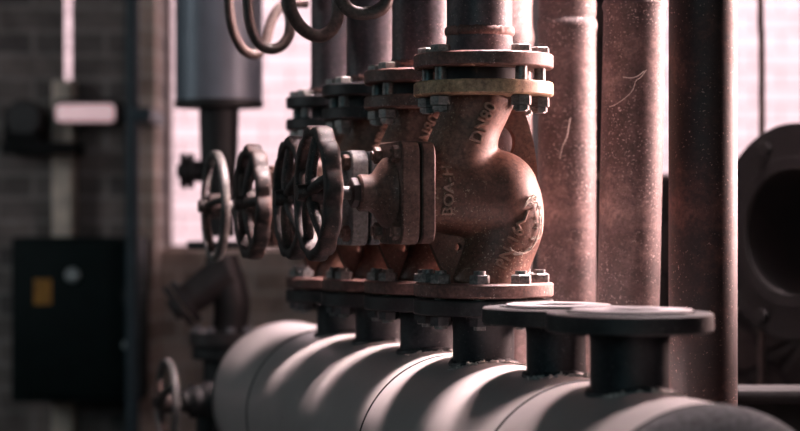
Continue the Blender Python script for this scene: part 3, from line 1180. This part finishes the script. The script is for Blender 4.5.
hw = handwheel(td, -0.071, 0.0, 0.088, 'plain', 0.5)
bm = B()
zf = -td.location.z
box(bm, (-0.01, -0.015, zf), (0.02, 0.015, -0.030), 0.002)
finish(bm, 'support_leg', M['far_dark'], td, 30)

# ------------------------------------------------------------------ back wall left: cabinet, posts, pipes
YW = 6.3


def wx(px, Y=YW):
    return (px - 400) / F * Y


# cabinet
YB = 6.05
t = thing('electrical_cabinet', 'dark green electrical cabinet with an orange label on the left brick wall', 'cabinet', (wx(80, YB), YB, zpx(400, YB)), 0)
zc = zpx(400, YB)
hw_ = (145 - 18) / 2 / F * YB
hh = (400 - 237) / F * YB
bm = B(); box(bm, (-hw_, -0.08, 0), (hw_, 0.14, hh), 0.006)
finish(bm, 'case', M['cabinet'], t, 30)
bm = B(); box(bm, (-hw_ + 0.060, -0.098, 0.02), (hw_ - 0.03, -0.082, hh - 0.02), 0.005)
dr = finish(bm, 'door', M['cabinet'], t, 30)
lxp = wx(48.5, YB) - t.location.x
bm = B(); box(bm, (lxp - 0.026, -0.1005, zpx(303, YB) - zc), (lxp + 0.026, -0.0985, zpx(278, YB) - zc))
lb = finish(bm, 'warning_label', M['label_orange'], t, 0)
lb['label'] = 'orange warning label'
bm = B()
lathe(bm, [(0, 0), (0.022, 0), (0.022, 0.012), (0.017, 0.018), (0, 0.018)], 28, Matrix.Translation((wx(78, YB) - t.location.x, -0.098, zpx(274, YB) - zc)) @ Matrix.Rotation(PI / 2, 4, 'X'))
k = finish(bm, 'dial', M['dial'], t, 40)
k['label'] = 'pale round dial'
bm = B()
box(bm, (wx(126, YB) - t.location.x, -0.115, zpx(297, YB) - zc), (wx(152, YB) - t.location.x, -0.100, zpx(293, YB) - zc), 0.003)
box(bm, (wx(128, YB) - t.location.x, -0.118, zpx(303, YB) - zc), (wx(134, YB) - t.location.x, -0.097, zpx(287, YB) - zc), 0.003)
finish(bm, 'lever_handle', M['far_dark'], t, 30)
bm = B(); box(bm, (wx(127, YB) - t.location.x, -0.11, zpx(346, YB) - zc), (wx(142, YB) - t.location.x, -0.095, zpx(339, YB) - zc), 0.002)
k = finish(bm, 'latch', M['dial'], t, 30)
k['label'] = 'pale metal latch'

# posts
for lab, a, b, y0, y1, ztop in (('pale timber post behind the green cabinet, under the pale wall box', 57, 77, 6.20, 6.30, 3.15),):
    bm = B()
    box(bm, (wx(a), y0, 0), (wx(b), y1, zpx(82, YW)), 0.006)
    o = finish(bm, 'timber_post', M['timber'], None, 30)
    tag(o, lab, 'post')
bm = B()
box(bm, (wx(132), 6.19, 0), (wx(147), 6.29, zpx(330, YW)), 0.006)
o = finish(bm, 'timber_post', M['timber'], None, 30)
tag(o, 'short timber post below the right edge of the green cabinet', 'post')

# blue grey service pipe
t = thing('service_pipe', 'dark blue-grey upright pipe beside the brick pier at left', 'pipe', (wx(132.5, 5.88), 5.88, 0), 0)
bm = B(); lathe(bm, [(0, 0), (px2m(6.8, 6.1), 0), (px2m(6.8, 6.1), 3.15), (0, 3.15)], 24)
finish(bm, 'tube', M['blue_pipe'], t, 40)
for py in (115,):
    bm = B(); box(bm, (-px2m(6, 6.1), -0.03, zpx(py + 7, 5.88)), (px2m(19, 6.1), 0.29, zpx(py - 7, 5.88)), 0.004)
    finish(bm, 'pipe_clip', M['blue_pipe'], t, 30)

# pale wall box; its glow is painted in, standing in for light on it
t = thing('pale_wall_box', 'pinkish-white wall box with a painted-in glow between timber post and blue-grey pipe', 'glow_box', P(86, 112, 6.1), 0)
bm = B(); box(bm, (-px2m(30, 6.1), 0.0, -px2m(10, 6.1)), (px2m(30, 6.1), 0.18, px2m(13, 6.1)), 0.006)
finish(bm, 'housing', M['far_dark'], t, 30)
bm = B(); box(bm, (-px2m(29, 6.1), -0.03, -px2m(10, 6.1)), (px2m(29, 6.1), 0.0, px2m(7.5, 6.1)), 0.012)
finish(bm, 'glow_front', M['glow_box'], t, 60)

# shelf with motor
t = thing('wall_bracket', 'dark steel wall bracket at the far left edge', 'bracket', P(38, 148, 6.1), 0)
bm = B(); box(bm, (-px2m(36, 6.1), -0.02, -px2m(6, 6.1)), (px2m(36, 6.1), 0.2, px2m(6, 6.1)), 0.004)
finish(bm, 'shelf', M['beam'], t, 30)
bm = B(); box(bm, (-px2m(36, 6.1), 0.02, px2m(5, 6.1)), (-px2m(30, 6.1), 0.2, px2m(40, 6.1)), 0.004)
finish(bm, 'upright', M['beam'], t, 30)
t = thing('electric_motor', 'rounded dark motor sitting on the wall bracket at the far left', 'motor', P(24, 142, 6.12), 0)
bm = B()
lathe(bm, [(0, -0.05), (0.05, -0.05), (0.058, -0.035), (0.058, 0.06), (0.045, 0.08), (0, 0.08)], 32, Matrix.Translation((0, 0.03, 0.073)) @ AX['y'])
finish(bm, 'casing', M['far_brown'], t, 40)
bm = B(); box(bm, (-0.045, -0.02, 0), (0.045, 0.09, 0.03), 0.003)
finish(bm, 'foot', M['beam'], t, 30)


# ------------------------------------------------------------------ the room
def wall_boxes(name, mat, boxes, kind=True):
    bm = B()
    for lo, hi in boxes:
        box(bm, lo, hi)
    return structure(name, bm, mat)


CEIL = 3.2
XL, XR, YBK = -3.2, 1.0, -1.6
wl, wr = wx(160), 0.42
sill = zpx(250, YW)
# back wall with the big opening and a narrow slit
sl0, sl1 = wx(63.5), wx(71.5)
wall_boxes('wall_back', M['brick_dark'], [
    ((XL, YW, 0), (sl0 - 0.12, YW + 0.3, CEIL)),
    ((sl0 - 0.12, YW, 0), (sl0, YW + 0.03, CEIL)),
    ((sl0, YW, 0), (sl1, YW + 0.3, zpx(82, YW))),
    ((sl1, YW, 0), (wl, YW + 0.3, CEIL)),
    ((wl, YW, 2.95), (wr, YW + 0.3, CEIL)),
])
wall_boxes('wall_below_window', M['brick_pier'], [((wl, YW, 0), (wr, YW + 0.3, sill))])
wall_boxes('wall_pier', M['brick_pier'], [((wx(141), YW - 0.12, 0), (wl, YW + 0.0, CEIL))])
YR = 4.6
s2 = zpx(178, YR)
wall_boxes('wall_back_right', M['stone'], [
    ((wr, YR, 0), (XR, YR + 0.35, s2)),
    ((wr, YR, 2.9), (XR, YR + 0.35, CEIL)),
    ((wr, YR + 0.35, 0), (wr + 0.12, YW + 0.3, CEIL)),
    ((wr, YR, s2), (wr + 0.03, YR + 0.35, 2.9)),
])
SILL_R = 1.27
wall_boxes('wall_right', M['darkened_wall'], [
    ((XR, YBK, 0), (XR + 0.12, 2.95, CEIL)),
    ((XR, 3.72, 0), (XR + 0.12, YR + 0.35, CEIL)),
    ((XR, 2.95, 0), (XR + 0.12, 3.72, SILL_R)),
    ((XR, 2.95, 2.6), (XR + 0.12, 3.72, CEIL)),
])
wall_boxes('wall_left', M['darkened_wall'], [((XL - 0.3, YBK, 0), (XL, YW + 0.3, CEIL))])
wall_boxes('wall_front', M['darkened_wall'], [((XL, YBK - 0.3, 0), (XR, YBK, CEIL))])
wall_boxes('floor', M['floor'], [((XL - 0.3, YBK - 0.3, -0.2), (XR + 0.3, YW + 0.3, 0))])
kx0, kx1, ky0, ky1 = 0.35, 1.0, 2.70, 3.75      # skylight
wall_boxes('ceiling', M['ceiling'], [
    ((XL - 0.3, YBK - 0.3, CEIL), (kx0, YW + 0.3, CEIL + 0.05)),
    ((kx1, YBK - 0.3, CEIL), (XR + 0.3, YW + 0.3, CEIL + 0.05)),
    ((kx0, YBK - 0.3, CEIL), (kx1, ky0, CEIL + 0.05)),
    ((kx0, ky1, CEIL), (kx1, YW + 0.3, CEIL + 0.05))])


def window_frame(name, x0, x1, y, z0, z1, w=0.035):
    bm = B()
    box(bm, (x0, y, z0), (x0 + w, y + 0.05, z1))
    box(bm, (x1 - w, y, z0), (x1, y + 0.05, z1))
    box(bm, (x0, y, z0), (x1, y + 0.05, z0 + w))
    box(bm, (x0, y, z1 - w), (x1, y + 0.05, z1))
    return structure(name, bm, M['frame'])


window_frame('window_1', wl, wr, YW + 0.2, sill, 2.95, 0.012)
window_frame('window_2', wr + 0.03, 0.998, YR + 0.25, s2, 2.9, 0.015)
# neighbouring wall outside in the daylight and the yard
wall_boxes('wall_outside', M['brick_white'], [((-8, 11.0, -0.2), (9, 11.4, 3.3))])
wall_boxes('ground_outside', M['floor'], [((-8, YW + 0.31, -0.3), (9, 11.4, -0.2))])

# ------------------------------------------------------------------ light
w = bpy.data.worlds.new('World')
SC.world = w
w.use_nodes = True
bg = w.node_tree.nodes['Background']
bg.inputs['Color'].default_value = (1.0, 0.80, 0.84, 1)
bg.inputs['Strength'].default_value = 2.6

sun = bpy.data.lights.new('sun', 'SUN')
sun.energy = 1.2
sun.angle = math.radians(3)
sun.color = (1.0, 0.86, 0.86)
so = bpy.data.objects.new('sun', sun)
COL.objects.link(so)
so.rotation_euler = Vector((0.15, 0.62, -0.72)).to_track_quat('-Z', 'Y').to_euler()


def area(name, loc, target, sx, sy, power, col, portal=False, spread=180):
    l = bpy.data.lights.new(name, 'AREA')
    l.shape = 'RECTANGLE'
    l.size, l.size_y = sx, sy
    l.energy = power
    l.color = col
    l.spread = math.radians(spread)
    l.cycles.is_portal = portal
    o = bpy.data.objects.new(name, l)
    COL.objects.link(o)
    o.location = loc
    o.rotation_euler = (Vector(target) - Vector(loc)).to_track_quat('-Z', 'Y').to_euler()
    return o


# sky light is guided in through the openings
area('portal_back', ((wl + wr) / 2, YW + 0.15, (sill + 2.95) / 2), ((wl + wr) / 2, 0, (sill + 2.95) / 2), wr - wl, 2.95 - sill, 1, (1, 1, 1), True)
area('portal_back_right', ((wr + 0.99) / 2, YR + 0.2, (s2 + 2.9) / 2), ((wr + 0.99) / 2, 0, (s2 + 2.9) / 2), 0.96 - wr, 2.9 - s2, 1, (1, 1, 1), True)
# daylight coming in by the right-hand window (outside the frame)
area('daylight_right', (1.74, 3.50, 1.56), (0.15, 2.9, 1.36), 0.7, 0.85, 195, (1.0, 0.62, 0.58))
# daylight falling through the skylight over the row
area('daylight_skylight', (0.62, 3.28, 3.3), (-0.08, 3.06, 1.1), 0.36, 0.8, 104, (1.0, 0.78, 0.79), False, 54)
# added soft fill from the right, near the camera; no gate stands there
area('fill_right', (0.75, 0.1, 2.0), (0.15, 2.9, 1.35), 0.4, 1.2, 3.5, (1.0, 0.86, 0.82))
# added cool fill behind the camera, tinting the shadows; the wall is closed
area('fill_front', (-0.9, -1.3, 2.3), (-0.3, 4.0, 1.3), 1.0, 1.4, 12, (0.42, 0.88, 1.0))
# added cool fill towards the back wall; the left wall has no window
area('fill_left', (XL + 0.05, 3.9, 2.0), (-0.9, 6.3, 1.2), 1.2, 1.2, 22, (0.85, 0.95, 1.0))

# ------------------------------------------------------------------ camera
cam = bpy.data.cameras.new('camera')
cam.sensor_width = 36.0
cam.lens = 36.0 * F / 800.0
cam.clip_start = 0.05
cam.dof.use_dof = True
cam.dof.focus_distance = 2.82
cam.dof.aperture_fstop = 3.2
co = bpy.data.objects.new('camera', cam)
COL.objects.link(co)
co.location = (0, 0, H)
co.rotation_euler = (PI / 2, 0, 0)
SC.camera = co

SC.cycles.diffuse_bounces = 1
vs = SC.view_settings
vs.view_transform = 'Standard'
vs.look = 'None'
vs.exposure = 0.0
vs.gamma = 1.0
vs.use_curve_mapping = False
